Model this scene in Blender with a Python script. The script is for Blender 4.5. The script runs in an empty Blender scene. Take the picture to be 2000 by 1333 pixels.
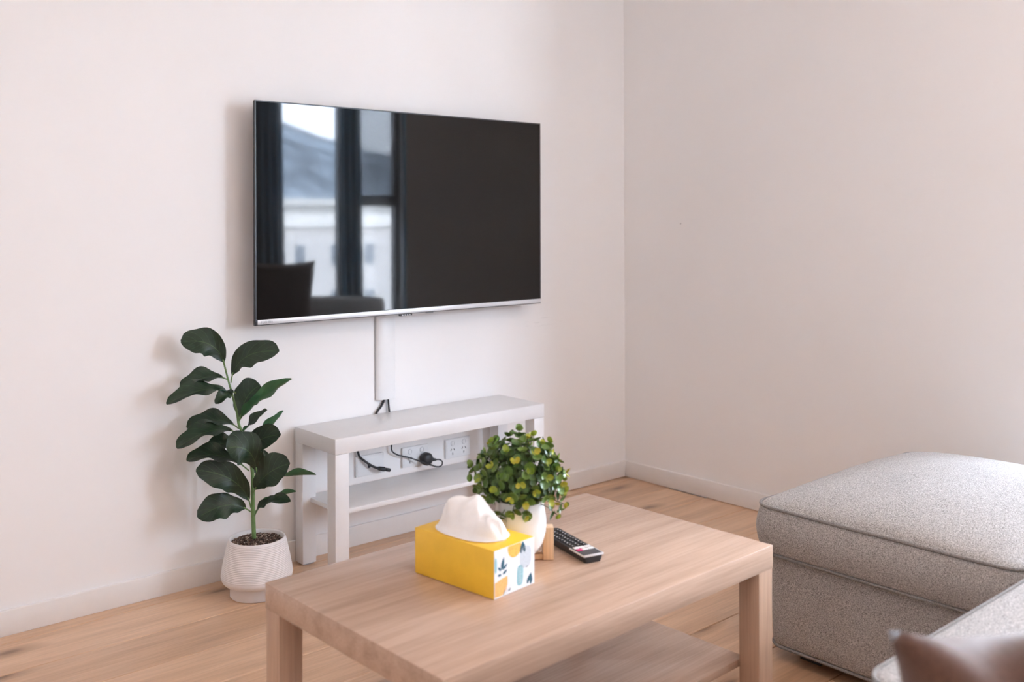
import bpy, bmesh, math, random
from mathutils import Vector, Matrix, Quaternion, noise
random.seed(7)
scene = bpy.context.scene
COL = scene.collection

# ------------------------------------------------------------------ camera
YAW = 0.7210
cam_d = bpy.data.cameras.new('camera')
cam = bpy.data.objects.new('camera', cam_d)
COL.objects.link(cam)
cam.location = (-3.2596, -2.9855, 1.1516)
cam.rotation_euler = (Matrix.Rotation(-YAW, 4, 'Z') @ Matrix.Rotation(math.pi / 2, 4, 'X') @ Matrix.Rotation(-0.0032, 4, 'Z')).to_euler()
cam_d.sensor_width = 36.0
cam_d.lens = 36.0 * 1916.5 / 2000
cam_d.shift_x = -(1010.9 - 1000) / 2000
cam_d.shift_y = -(666.5 - 428.0) / 2000
cam_d.dof.use_dof = True
cam_d.dof.focus_distance = 2.75
cam_d.dof.aperture_fstop = 3.2
cam_d.clip_start = 0.05
scene.camera = cam

# ------------------------------------------------------------------ daylight
SKY = 20.0
world = bpy.data.worlds.new('World')
scene.world = world
world.use_nodes = True
nt = world.node_tree
nt.nodes.clear()
wo = nt.nodes.new('ShaderNodeOutputWorld')
bg = nt.nodes.new('ShaderNodeBackground')
tc = nt.nodes.new('ShaderNodeTexCoord')
sx = nt.nodes.new('ShaderNodeSeparateXYZ')
rp = nt.nodes.new('ShaderNodeValToRGB')
rp.color_ramp.elements[0].position = 0.0
rp.color_ramp.elements[0].color = (0.87, 0.94, 1.10, 1)
rp.color_ramp.elements[1].position = 0.8
rp.color_ramp.elements[1].color = (0.60, 0.78, 1.08, 1)
nt.links.new(tc.outputs['Generated'], sx.inputs[0])
nt.links.new(sx.outputs['Z'], rp.inputs[0])
nt.links.new(rp.outputs[0], bg.inputs['Color'])
bg.inputs['Strength'].default_value = SKY
nt.links.new(bg.outputs[0], wo.inputs[0])
world.cycles.sampling_method = 'AUTOMATIC'

sun_d = bpy.data.lights.new('sun', 'SUN')
sun_d.energy = 14.0
sun_d.angle = 0.01
sun_d.color = (1.0, 0.93, 0.84)
sun = bpy.data.objects.new('sun', sun_d)
COL.objects.link(sun)
sun.rotation_euler = Vector((0.35, -0.75, -0.62)).to_track_quat('-Z', 'Y').to_euler()

# window opening in the wall y = YW (daylight enters the room here)
YW = -4.4
WX0, WX1, WZ0, WZ1 = 0.42, 1.72, 0.08, 2.38
WY0, WY1 = -3.45, -2.0      # second opening, unseen, added in the bay end wall for more light
def portal(name, size, size_y, loc, rot):
    d = bpy.data.lights.new(name, 'AREA')
    d.shape = 'RECTANGLE'
    d.size = size
    d.size_y = size_y
    d.cycles.is_portal = True
    o = bpy.data.objects.new(name, d)
    COL.objects.link(o)
    o.location = loc
    o.rotation_euler = rot
    return o
portal('window_portal', WX1 - WX0, WZ1 - WZ0, ((WX0 + WX1) / 2, YW - 0.16, (WZ0 + WZ1) / 2), (math.pi / 2, 0, 0))
portal('added_window_portal', WZ1 - WZ0, WY1 - WY0, (2.71, (WY0 + WY1) / 2, (WZ0 + WZ1) / 2), (0, math.pi / 2, 0))

vs = scene.view_settings
vs.view_transform = 'Standard'
vs.look = 'None'
vs.gamma = 1.0
vs.use_curve_mapping = False
vs.exposure = 1.46
scene.cycles.use_denoising = True
scene.cycles.max_bounces = 12
scene.cycles.diffuse_bounces = 8
scene.cycles.caustics_reflective = False
scene.cycles.caustics_refractive = False
scene.cycles.sample_clamp_indirect = 12.0

# ------------------------------------------------------------------ helpers
def tag(o, label=None, cat=None, group=None, kind=None):
    if label: o['label'] = label
    if cat: o['category'] = cat
    if group: o['group'] = group
    if kind: o['kind'] = kind
    return o

def empty(name, loc=(0, 0, 0), rz=0.0):
    o = bpy.data.objects.new(name, None)
    COL.objects.link(o)
    o.location = loc
    o.rotation_euler = (0, 0, rz)
    o.empty_display_size = 0.05
    return o

def link(name, me, mat, parent=None, loc=None, rot=None):
    if mat is not None and not me.materials:
        me.materials.append(mat)
    o = bpy.data.objects.new(name, me)
    COL.objects.link(o)
    if parent: o.parent = parent
    if loc: o.location = loc
    if rot: o.rotation_euler = rot
    return o

def finish(bm, name, mat, parent=None, smooth=False, loc=None, rot=None, angle=None):
    bmesh.ops.recalc_face_normals(bm, faces=bm.faces)
    me = bpy.data.meshes.new(name)
    bm.to_mesh(me)
    bm.free()
    if smooth:
        for p in me.polygons: p.use_smooth = True
        if angle is not None:
            me.set_sharp_from_angle(angle=angle)
    return link(name, me, mat, parent, loc, rot)

def add_box(bm, x0, x1, y0, y1, z0, z1, bevel=0.0, seg=2):
    r = bmesh.ops.create_cube(bm, size=1.0)
    vsx = r['verts']
    for v in vsx:
        v.co = Vector(((x0 + x1) / 2 + v.co.x * (x1 - x0), (y0 + y1) / 2 + v.co.y * (y1 - y0), (z0 + z1) / 2 + v.co.z * (z1 - z0)))
    if bevel > 0:
        es = list({e for v in vsx for e in v.link_edges})
        bmesh.ops.bevel(bm, geom=es, offset=bevel, segments=seg, affect='EDGES', profile=0.5)

def box(name, x0, x1, y0, y1, z0, z1, mat, parent=None, bevel=0.0, seg=2):
    bm = bmesh.new()
    add_box(bm, x0, x1, y0, y1, z0, z1, bevel, seg)
    return finish(bm, name, mat, parent, smooth=bevel > 0, angle=0.6)

def tube_bm(bm, pts, rad, seg=8, cap=True):
    """sweep a circle along pts; rad number or list"""
    pts = [Vector(p) for p in pts]
    n = len(pts)
    rads = rad if isinstance(rad, (list, tuple)) else [rad] * n
    rings = []
    prev = None
    for i in range(n):
        t = (pts[min(i + 1, n - 1)] - pts[max(i - 1, 0)]).normalized()
        if prev is None:
            a = Vector((0, 0, 1)) if abs(t.z) < 0.9 else Vector((1, 0, 0))
            u = t.cross(a).normalized()
        else:
            u = (prev - t * prev.dot(t)).normalized()
        prev = u
        w = t.cross(u)
        rings.append([bm.verts.new(pts[i] + (u * math.cos(2 * math.pi * k / seg) + w * math.sin(2 * math.pi * k / seg)) * rads[i]) for k in range(seg)])
    for i in range(n - 1):
        for k in range(seg):
            bm.faces.new((rings[i][k], rings[i][(k + 1) % seg], rings[i + 1][(k + 1) % seg], rings[i + 1][k]))
    if cap:
        bm.faces.new(rings[0][::-1])
        bm.faces.new(rings[-1])

def smooth_path(pts, per=8):
    """Catmull-Rom through points"""
    P = [Vector(p) for p in pts]
    P = [P[0] * 2 - P[1]] + P + [P[-1] * 2 - P[-2]]
    out = []
    for i in range(1, len(P) - 2):
        for k in range(per):
            t = k / per
            a, b, c, d = P[i - 1], P[i], P[i + 1], P[i + 2]
            out.append(0.5 * ((2 * b) + (c - a) * t + (2 * a - 5 * b + 4 * c - d) * t * t + (3 * b - a - 3 * c + d) * t ** 3))
    out.append(P[-2])
    return out

def lathe_bm(bm, prof, seg=48):
    rings = []
    for r, z in prof:
        if r < 1e-6:
            rings.append([bm.verts.new((0, 0, z))])
        else:
            rings.append([bm.verts.new((r * math.cos(2 * math.pi * k / seg), r * math.sin(2 * math.pi * k / seg), z)) for k in range(seg)])
    for a, b in zip(rings[:-1], rings[1:]):
        for k in range(seg):
            k2 = (k + 1) % seg
            if len(a) == 1 and len(b) == 1: continue
            if len(a) == 1: bm.faces.new((a[0], b[k2], b[k]))
            elif len(b) == 1: bm.faces.new((a[k], a[k2], b[0]))
            else: bm.faces.new((a[k], a[k2], b[k2], b[k]))

# ------------------------------------------------------------------ materials
def M_new(name):
    m = bpy.data.materials.new(name)
    m.use_nodes = True
    n = m.node_tree.nodes
    b = n['Principled BSDF']
    return m, m.node_tree, b

def noise_node(t, vec, scale, detail=4.0, rough=0.55):
    n = t.nodes.new('ShaderNodeTexNoise')
    n.inputs['Scale'].default_value = scale
    n.inputs['Detail'].default_value = detail
    n.inputs['Roughness'].default_value = rough
    if vec is not None: t.links.new(vec, n.inputs['Vector'])
    return n

def ramp(t, fac, stops):
    r = t.nodes.new('ShaderNodeValToRGB')
    e = r.color_ramp.elements
    while len(e) < len(stops): e.new(0.5)
    for i, (p, c) in enumerate(stops):
        e[i].position = p
        e[i].color = (c[0], c[1], c[2], 1)
    t.links.new(fac, r.inputs[0])
    return r

def mix(t, fac, a, b, mode='MIX'):
    m = t.nodes.new('ShaderNodeMix')
    m.data_type = 'RGBA'
    m.blend_type = mode
    for s, v in ((m.inputs[0], fac), (m.inputs[6], a), (m.inputs[7], b)):
        if hasattr(v, 'is_linked') or hasattr(v, 'links'): t.links.new(v, s)
        elif isinstance(v, (int, float)): s.default_value = v
        else: s.default_value = (v[0], v[1], v[2], 1)
    return m.outputs[2]

def coords(t, scale=(1, 1, 1), kind='Object', rot=(0, 0, 0), offset_random=False):
    c = t.nodes.new('ShaderNodeTexCoord')
    mp = t.nodes.new('ShaderNodeMapping')
    mp.inputs['Scale'].default_value = scale
    mp.inputs['Rotation'].default_value = rot
    src = c.outputs[kind]
    if offset_random:
        oi = t.nodes.new('ShaderNodeObjectInfo')
        mu = t.nodes.new('ShaderNodeVectorMath')
        mu.operation = 'MULTIPLY_ADD'
        mu.inputs[1].default_value = (0, 0, 0)
        cx = t.nodes.new('ShaderNodeCombineXYZ')
        m1 = t.nodes.new('ShaderNodeMath'); m1.operation = 'MULTIPLY'; m1.inputs[1].default_value = 37.0
        t.links.new(oi.outputs['Random'], m1.inputs[0])
        for i in range(3): t.links.new(m1.outputs[0], cx.inputs[i])
        va = t.nodes.new('ShaderNodeVectorMath'); va.operation = 'ADD'
        t.links.new(src, va.inputs[0]); t.links.new(cx.outputs[0], va.inputs[1])
        src = va.outputs[0]
    t.links.new(src, mp.inputs['Vector'])
    return mp.outputs[0]

def bump(t, b, height, strength=0.2, dist=0.002):
    n = t.nodes.new('ShaderNodeBump')
    n.inputs['Strength'].default_value = strength
    n.inputs['Distance'].default_value = dist
    t.links.new(height, n.inputs['Height'])
    t.links.new(n.outputs[0], b.inputs['Normal'])

def mat_plain(name, col, rough=0.5, metal=0.0, var=0.04, scale=30.0, bmp=0.0, spec=None):
    m, t, b = M_new(name)
    v = coords(t)
    n = noise_node(t, v, scale)
    lo = [max(0, c * (1 - var)) for c in col]
    hi = [min(1, c * (1 + var)) for c in col]
    r = ramp(t, n.outputs['Fac'], [(0.35, lo), (0.65, hi)])
    t.links.new(r.outputs[0], b.inputs['Base Color'])
    b.inputs['Roughness'].default_value = rough
    b.inputs['Metallic'].default_value = metal
    if spec is not None: b.inputs['Specular IOR Level'].default_value = spec
    if bmp: bump(t, b, n.outputs['Fac'], bmp, 0.001)
    return m

def mat_wood(name, cols, axis='x', rough=0.4, fine=220.0, rnd=False, knots=False, spec=0.5):
    """grain running along the given axis"""
    m, t, b = M_new(name)
    s_long, s_cross = 1.1, 14.0
    sc = {'x': (s_long, s_cross, s_cross), 'y': (s_cross, s_long, s_cross), 'z': (s_cross, s_cross, s_long)}[axis]
    v = coords(t, sc, offset_random=rnd)
    n1 = noise_node(t, v, 1.6, 5.0, 0.6)
    fs = {'x': (6, fine, fine), 'y': (fine, 6, fine), 'z': (fine, fine, 6)}[axis]
    v2 = coords(t, fs, offset_random=rnd)
    n2 = noise_node(t, v2, 1.0, 3.0, 0.6)
    r = ramp(t, n1.outputs['Fac'], [(0.25, cols[0]), (0.5, cols[1]), (0.75, cols[2])])
    r2 = ramp(t, n2.outputs['Fac'], [(0.3, (0.72, 0.70, 0.68)), (0.62, (1, 1, 1))])
    col = mix(t, 0.55, r.outputs[0], r2.outputs[0], 'MULTIPLY')
    if rnd:
        oi = t.nodes.new('ShaderNodeObjectInfo')
        rr = ramp(t, oi.outputs['Random'], [(0.0, (0.86, 0.84, 0.82)), (0.5, (0.97, 0.96, 0.95)), (1.0, (1.0, 1.0, 1.0))])
        col = mix(t, 1.0, col, rr.outputs[0], 'MULTIPLY')
    if knots:
        vk = coords(t, (2.6, 7.0, 1.0), offset_random=rnd)
        wn = noise_node(t, vk, 1.2, 2.0)
        vo = t.nodes.new('ShaderNodeTexVoronoi')
        vo.voronoi_dimensions = '2D'
        vo.inputs['Scale'].default_value = 0.55
        va = t.nodes.new('ShaderNodeVectorMath'); va.operation = 'MULTIPLY_ADD'
        va.inputs[1].default_value = (0.25, 0.25, 0.0)
        t.links.new(wn.outputs['Color'], va.inputs[0]); t.links.new(vk, va.inputs[2])
        t.links.new(va.outputs[0], vo.inputs['Vector'])
        rk = ramp(t, vo.outputs['Distance'], [(0.02, (0.33, 0.28, 0.23)), (0.06, (0.66, 0.60, 0.54)), (0.15, (1, 1, 1))])
        col = mix(t, 1.0, col, rk.outputs[0], 'MULTIPLY')
    t.links.new(col, b.inputs['Base Color'])
    b.inputs['Roughness'].default_value = rough
    b.inputs['Specular IOR Level'].default_value = spec
    bump(t, b, n2.outputs['Fac'], 0.12, 0.0006)
    return m

def mat_fabric(name, c1, c2, scale=520.0, rough=0.95, bs=0.5, sheen=0.1):
    m, t, b = M_new(name)
    v = coords(t, (1, 1, 1))
    n = noise_node(t, v, scale, 2.0, 0.6)
    n2 = noise_node(t, coords(t, (1, 1, 1)), 9.0, 3.0)
    # crossing threads: two stretched noises
    na = noise_node(t, coords(t, (1.0, 2.2, 2.2)), scale * 0.55, 1.0)
    nb = noise_node(t, coords(t, (2.2, 1.0, 2.2)), scale * 0.55, 1.0)
    f1 = t.nodes.new('ShaderNodeMath'); f1.operation = 'ADD'
    t.links.new(na.outputs['Fac'], f1.inputs[0]); t.links.new(nb.outputs['Fac'], f1.inputs[1])
    f = t.nodes.new('ShaderNodeMath'); f.operation = 'ADD'
    t.links.new(f1.outputs[0], f.inputs[0]); t.links.new(n.outputs['Fac'], f.inputs[1])
    fd = t.nodes.new('ShaderNodeMath'); fd.operation = 'DIVIDE'; fd.inputs[1].default_value = 3.0
    t.links.new(f.outputs[0], fd.inputs[0]); f = fd
    r = ramp(t, f.outputs[0], [(0.38, c1), (0.62, c2)])
    r2 = ramp(t, n2.outputs['Fac'], [(0.3, (0.95, 0.95, 0.95)), (0.7, (1, 1, 1))])
    col = mix(t, 1.0, r.outputs[0], r2.outputs[0], 'MULTIPLY')
    t.links.new(col, b.inputs['Base Color'])
    b.inputs['Roughness'].default_value = rough
    b.inputs['Specular IOR Level'].default_value = 0.15
    b.inputs['Sheen Weight'].default_value = sheen
    bump(t, b, f.outputs[0], bs, 0.0012)
    return m

def mat_wall(name, col, scuff=None, dot=None):
    m, t, b = M_new(name)
    v = coords(t)
    n = noise_node(t, v, 160.0, 3.0)
    n2 = noise_node(t, v, 1.5, 2.0)
    r = ramp(t, n2.outputs['Fac'], [(0.3, [c * 0.985 for c in col]), (0.7, col)])
    colr = r.outputs[0]
    def near(centre, scl, stops):
        mp = t.nodes.new('ShaderNodeMapping'); mp.vector_type = 'TEXTURE'
        mp.inputs['Location'].default_value = centre
        mp.inputs['Scale'].default_value = scl
        t.links.new(v, mp.inputs['Vector'])
        ln = t.nodes.new('ShaderNodeVectorMath'); ln.operation = 'LENGTH'
        t.links.new(mp.outputs[0], ln.inputs[0])
        return ramp(t, ln.outputs['Value'], stops).outputs[0]
    if scuff:
        # rubbed marks left by something dragged along the wall
        sn_ = noise_node(t, coords(t, (9, 9, 150)), 1.0, 3.0)
        sm = ramp(t, sn_.outputs['Fac'], [(0.56, (0, 0, 0)), (0.66, (1, 1, 1))]).outputs[0]
        area = near(scuff, (0.14, 0.2, 0.03), [(0.5, (1, 1, 1)), (1.0, (0, 0, 0))])
        both = mix(t, 1.0, sm, area, 'MULTIPLY')
        colr = mix(t, both, colr, [c * 0.80 for c in col])
    if dot:
        colr = mix(t, near(dot, (0.2, 0.004, 0.004), [(0.6, (1, 1, 1)), (1.0, (0, 0, 0))]), colr, [c * 0.55 for c in col])
    t.links.new(colr, b.inputs['Base Color'])
    b.inputs['Roughness'].default_value = 0.75
    b.inputs['Specular IOR Level'].default_value = 0.3
    bump(t, b, n.outputs['Fac'], 0.06, 0.0008)
    return m

SCUFF, DOT = (-0.52, 0.0, 0.718), (0.0, -0.321, 1.130)
W_WALL = mat_wall('wall_paint', (0.86, 0.845, 0.835))
W_WALL_A = mat_wall('wall_paint_scuffed', (0.86, 0.845, 0.835), scuff=SCUFF)
W_WALL_B = mat_wall('wall_paint_nicked', (0.86, 0.845, 0.835), dot=DOT)
W_CEIL = mat_wall('ceiling_paint', (0.88, 0.87, 0.86))
W_TRIM = mat_plain('trim_paint', (0.80, 0.78, 0.76), 0.4, var=0.01)
FLOOR_WOOD = mat_wood('oak_boards', [(0.54, 0.335, 0.205), (0.70, 0.46, 0.29), (0.80, 0.56, 0.385)], 'x', 0.30, 150.0, rnd=True, knots=True, spec=0.7)
FLOOR_GAP = mat_plain('floor_gap', (0.10, 0.06, 0.04), 0.8)
OAK_X = mat_wood('oak_foil_long', [(0.40, 0.265, 0.19), (0.53, 0.365, 0.268), (0.60, 0.425, 0.32)], 'x', 0.27, 240.0)
OAK_Z = mat_wood('oak_foil_leg', [(0.40, 0.255, 0.17), (0.54, 0.36, 0.25), (0.62, 0.43, 0.31)], 'z', 0.4, 240.0)
OAK_Y = mat_wood('oak_foil_side', [(0.50, 0.335, 0.235), (0.60, 0.42, 0.31), (0.66, 0.48, 0.365)], 'x', 0.4, 240.0)
WHITE_FOIL = mat_plain('white_foil', (0.76, 0.755, 0.755), 0.32, var=0.01)
WHITE_PLASTIC = mat_plain('white_plastic', (0.80, 0.80, 0.80), 0.35, var=0.01)
GREY_LINE = mat_plain('grey_seam', (0.35, 0.36, 0.38), 0.5)
BLACK_PLASTIC = mat_plain('black_plastic', (0.018, 0.018, 0.02), 0.42, var=0.1)
DARK_SLOT = mat_plain('dark_slot', (0.02, 0.02, 0.025), 0.6)
SILVER = mat_plain('silver_strip', (0.72, 0.73, 0.75), 0.38, metal=0.35, var=0.01)
LOGO_GREY = mat_plain('logo_grey', (0.25, 0.26, 0.28), 0.5)
SOFA = mat_fabric('grey_tweed', (0.14, 0.13, 0.12), (0.68, 0.66, 0.64))
PIPING = mat_fabric('grey_piping', (0.15, 0.145, 0.14), (0.36, 0.345, 0.33))
BROWN = mat_fabric('brown_velvet', (0.075, 0.033, 0.02), (0.12, 0.055, 0.034), 300.0, 0.8, 0.2, 0.6)
CURTAIN = mat_fabric('curtain_cloth', (0.07, 0.14, 0.19), (0.11, 0.21, 0.27), 300.0, 0.95, 0.2)
_t = CURTAIN.node_tree
_b = _t.nodes['Principled BSDF']
_tl = _t.nodes.new('ShaderNodeBsdfTranslucent')
_tl.inputs['Color'].default_value = (0.10, 0.26, 0.36, 1)
_mx = _t.nodes.new('ShaderNodeMixShader')
_mx.inputs[0].default_value = 0.35
_t.links.new(_b.outputs[0], _mx.inputs[1])
_t.links.new(_tl.outputs[0], _mx.inputs[2])
_t.links.new(_mx.outputs[0], _t.nodes['Material Output'].inputs[0])
FRAME_DARK = mat_plain('window_frame_dark', (0.05, 0.055, 0.06), 0.45)

# TV screen: black glass
SCREEN, _t, _b = M_new('screen_glass')
_n = noise_node(_t, coords(_t), 3.0)
_r = ramp(_t, _n.outputs['Fac'], [(0.3, (0.010, 0.009, 0.009)), (0.7, (0.012, 0.011, 0.010))])
_t.links.new(_r.outputs[0], _b.inputs['Base Color'])
_b.inputs['Roughness'].default_value = 0.035
_b.inputs['IOR'].default_value = 1.42

# clear pane: mostly straight-through light plus a weak mirror
PANE = bpy.data.materials.new('window_pane')
PANE.use_nodes = True
_t = PANE.node_tree
_t.nodes.clear()
_o = _t.nodes.new('ShaderNodeOutputMaterial')
_mx = _t.nodes.new('ShaderNodeMixShader')
_tr = _t.nodes.new('ShaderNodeBsdfTransparent')
_tr.inputs[0].default_value = (0.95, 0.97, 0.97, 1)
_gl = _t.nodes.new('ShaderNodeBsdfGlossy')
_gl.inputs['Roughness'].default_value = 0.02
_mx.inputs[0].default_value = 0.06
_t.links.new(_tr.outputs[0], _mx.inputs[1])
_t.links.new(_gl.outputs[0], _mx.inputs[2])
_t.links.new(_mx.outputs[0], _o.inputs[0])

# dark insect screen: fine mesh, about half open
MESH = bpy.data.materials.new('fly_mesh')
MESH.use_nodes = True
_t = MESH.node_tree
_t.nodes.clear()
_o = _t.nodes.new('ShaderNodeOutputMaterial')
_mx = _t.nodes.new('ShaderNodeMixShader')
_tr = _t.nodes.new('ShaderNodeBsdfTransparent')
_df = _t.nodes.new('ShaderNodeBsdfDiffuse')
_df.inputs[0].default_value = (0.08, 0.08, 0.085, 1)
_mx.inputs[0].default_value = 0.45
_t.links.new(_tr.outputs[0], _mx.inputs[1])
_t.links.new(_df.outputs[0], _mx.inputs[2])
_t.links.new(_mx.outputs[0], _o.inputs[0])

# ------------------------------------------------------------------ room shell
XL, XR, YB, H, YE = -4.6, 2.6, YW, 2.55, -1.88   # left wall, right wall of the bay, window wall, height, end of the right wall
def struct(name, x0, x1, y0, y1, z0, z1, mat, parent=None):
    o = box(name, x0, x1, y0, y1, z0, z1, mat, parent)
    if parent is None: o['kind'] = 'structure'
    return o
floor = struct('floor', XL - .1, XR + .1, YB - .15, 0.1, -0.12, -0.012, FLOOR_GAP)
struct('ceiling', XL - .1, XR + .1, YB - .15, 0.1, H, H + .1, W_CEIL)
struct('wall_back', XL - .1, 0.12, 0.0, 0.12, -0.012, H, W_WALL_A)
struct('wall_right', 0.0, 0.12, YE, 0.0, -0.012, H, W_WALL_B)
struct('wall_bay', 0.12, XR + .1, YE, YE + .12, -0.012, H, W_WALL)
bm = bmesh.new()
add_box(bm, XR, XR + .1, YB, WY0, -0.012, H)
add_box(bm, XR, XR + .1, WY1, YE, -0.012, H)
add_box(bm, XR, XR + .1, WY0, WY1, -0.012, WZ0)
add_box(bm, XR, XR + .1, WY0, WY1, WZ1, H)
tag(finish(bm, 'wall_bay_end', W_WALL), kind='structure')
struct('wall_left', XL - .1, XL, YB, 0.0, -0.012, H, W_WALL)
# the window wall in four pieces round the opening
bm = bmesh.new()
add_box(bm, XL - .1, WX0, YB - .15, YB, -0.012, H)
add_box(bm, WX1, XR + .1, YB - .15, YB, -0.012, H)
add_box(bm, WX0, WX1, YB - .15, YB, -0.012, WZ0)
add_box(bm, WX0, WX1, YB - .15, YB, WZ1, H)
tag(finish(bm, 'wall_front', W_WALL), kind='structure')

def baseboard(name, pts):
    """pts: list of (x0,x1,y0,y1)"""
    bm = bmesh.new()
    for (x0, x1, y0, y1) in pts:
        add_box(bm, x0, x1, y0, y1, 0.001, 0.072, 0.003, 2)
    return tag(finish(bm, name, W_TRIM, smooth=True, angle=0.6), kind='structure')
baseboard('baseboard_back', [(XL, 0.0, -0.013, 0.0)])
baseboard('baseboard_right', [(-0.013, 0.0, YE, -0.013)])
baseboard('baseboard_left', [(XL, XL + 0.013, YB, -0.013)])
baseboard('baseboard_front', [(XL + .013, WX0 - .06, YB, YB + 0.013)])

# floor boards, each one a piece of the floor
PWID, GAP = 0.2, 0.0022
def plank(x0, x1, y0, y1):
    lx, ly = x1 - x0 - GAP, y1 - y0 - GAP
    hx, hy, b = lx / 2, ly / 2, 0.0018
    v = [(-hx, -hy, -0.012), (hx, -hy, -0.012), (hx, hy, -0.012), (-hx, hy, -0.012),
         (-hx, -hy, -b), (hx, -hy, -b), (hx, hy, -b), (-hx, hy, -b),
         (-hx + b, -hy + b, 0), (hx - b, -hy + b, 0), (hx - b, hy - b, 0), (-hx + b, hy - b, 0)]
    f = [(8, 9, 10, 11)]
    for i in range(4):
        j = (i + 1) % 4
        f += [(i, j, 4 + j, 4 + i), (4 + i, 4 + j, 8 + j, 8 + i)]
    me = bpy.data.meshes.new('board')
    me.from_pydata(v, [], f)
    link('board', me, FLOOR_WOOD, floor, ((x0 + x1) / 2, (y0 + y1) / 2, 0))
rng = random.Random(11)
y = -0.06 + PWID
row = 0
while y > YB + 1e-6:
    y1, y0 = min(y, 0.0), max(y - PWID, YB)
    if y1 - y0 > 0.01:
        xe = 0.0 if y0 >= YE - 0.05 else XR
        x = XL - rng.uniform(0.1, 1.7)
        while x < xe - 0.02:
            L = rng.choice([1.75, 1.9, 2.1, 2.2])
            a, b_ = max(x, XL), min(x + L, xe)
            if b_ - a > 0.05: plank(a, b_, y0, y1)
            x += L
    y -= PWID
    row += 1

# window: dark frame, mullion, transom, panes
win = empty('window_1', ((WX0 + WX1) / 2, YB, WZ0))
tag(win, kind='structure')
cx = (WX0 + WX1) / 2
def wpart(name, x0, x1, z0, z1, y0=-0.12, y1=-0.05, mat=FRAME_DARK):
    return box(name, x0 - cx, x1 - cx, y0, y1, z0 - WZ0, z1 - WZ0, mat, win)
wpart('frame_jamb', WX0, WX0 + .05, WZ0, WZ1)
wpart('frame_jamb', WX1 - .05, WX1, WZ0, WZ1)
wpart('frame_head', WX0 + .05, WX1 - .05, WZ1 - .05, WZ1)
wpart('frame_sill', WX0 + .05, WX1 - .05, WZ0, WZ0 + .06)
wpart('mullion', 1.10, 1.20, WZ0 + .06, WZ1 - .05)
wpart('transom', 1.20, WX1 - .05, 1.27, 1.36)
wpart('pane', WX0 + .05, 1.10, WZ0 + .06, WZ1 - .05, -0.09, -0.084, PANE)
wpart('pane', 1.20, WX1 - .05, WZ0 + .06, 1.27, -0.09, -0.084, PANE)
wpart('pane', 1.20, WX1 - .05, 1.36, WZ1 - .05, -0.09, -0.084, PANE)
wpart('fly_screen', 1.20, WX1 - .05, 1.36, WZ1 - .05, -0.066, -0.064, MESH)

win2 = empty('added_bay_window', (XR, (WY0 + WY1) / 2, WZ0))  # added window, out of view, lighting the footstool from the right
tag(win2, kind='structure')
cy2 = (WY0 + WY1) / 2
def wpart2(name, y0, y1, z0, z1, x0=0.03, x1=0.09, mat=FRAME_DARK):
    return box(name, x0, x1, y0 - cy2, y1 - cy2, z0 - WZ0, z1 - WZ0, mat, win2)
wpart2('frame_jamb', WY0, WY0 + .05, WZ0, WZ1)
wpart2('frame_jamb', WY1 - .05, WY1, WZ0, WZ1)
wpart2('frame_head', WY0 + .05, WY1 - .05, WZ1 - .05, WZ1)
wpart2('frame_sill', WY0 + .05, WY1 - .05, WZ0, WZ0 + .06)
wpart2('mullion', cy2 - .03, cy2 + .03, WZ0 + .06, WZ1 - .05)
wpart2('pane', WY0 + .05, cy2 - .03, WZ0 + .06, WZ1 - .05, .057, .063, PANE)
wpart2('pane', cy2 + .03, WY1 - .05, WZ0 + .06, WZ1 - .05, .057, .063, PANE)

# ceiling lights added out of view as warm fill for the shaded walls
FILL_E = 7.0
FILL_LAMP, _t, _b = M_new('fill_lamp_diffuser')
_n = noise_node(_t, coords(_t), 4.0)
_r = ramp(_t, _n.outputs['Fac'], [(0.3, (1.0, 0.66, 0.45)), (0.7, (1.0, 0.68, 0.47))])
_t.links.new(_r.outputs[0], _b.inputs['Emission Color'])
_b.inputs['Emission Strength'].default_value = FILL_E
def fill_lamp(x, y, label):
    e = empty('added_fill_light', (x, y, H)); tag(e, label, 'ceiling light', 'added fill lamps')
    bm = bmesh.new(); lathe_bm(bm, [(0, -.0005), (.235, -.0005), (.235, -.02), (.225, -.022), (.225, -.005), (0, -.005)], 40)
    finish(bm, 'base', W_TRIM, e, True, angle=.7)
    bm = bmesh.new(); lathe_bm(bm, [(.222, -.012), (.215, -.05), (.18, -.068), (.10, -.078), (0, -.081)], 40)
    finish(bm, 'diffuser', FILL_LAMP, e, True)
fill_lamp(-1.7, -2.9, 'added round fill light on the ceiling above the grey sofa')
fill_lamp(1.3, -3.1, 'added round fill light on the ceiling in the bay between the two windows')

def curtain(x0, x1, label, folds=5, lean=0.0):
    bm = bmesh.new()
    n, mz = folds * 8, 10
    vs_ = []
    for j in range(mz + 1):
        fz = j / mz
        z = 0.03 + fz * (2.42 - 0.03)
        for i in range(n + 1):
            fx = i / n
            xx = x0 + (x1 - x0) * fx + lean * (1 - fz) * (1 - fz)
            yy = YB + 0.075 + 0.028 * math.sin(fx * folds * 2 * math.pi + 0.4 * math.sin(3 * fz)) * (0.8 + 0.4 * (1 - fz))
            vs_.append(bm.verts.new((xx, yy, z)))
    for j in range(mz):
        for i in range(n):
            a = j * (n + 1) + i
            bm.faces.new((vs_[a], vs_[a + 1], vs_[a + n + 2], vs_[a + n + 1]))
    o = finish(bm, 'curtain', CURTAIN, smooth=True)
    s = o.modifiers.new('thickness', 'SOLIDIFY'); s.thickness = 0.004
    return tag(o, label, 'curtain', 'dark curtains at the window')
curtain(0.16, 0.50, 'dark blue grey curtain gathered beside the tall undivided pane', 5, 0.04)
curtain(1.03, 1.23, 'narrow dark blue grey curtain hanging in front of the mullion', 3, 0.04)
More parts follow.
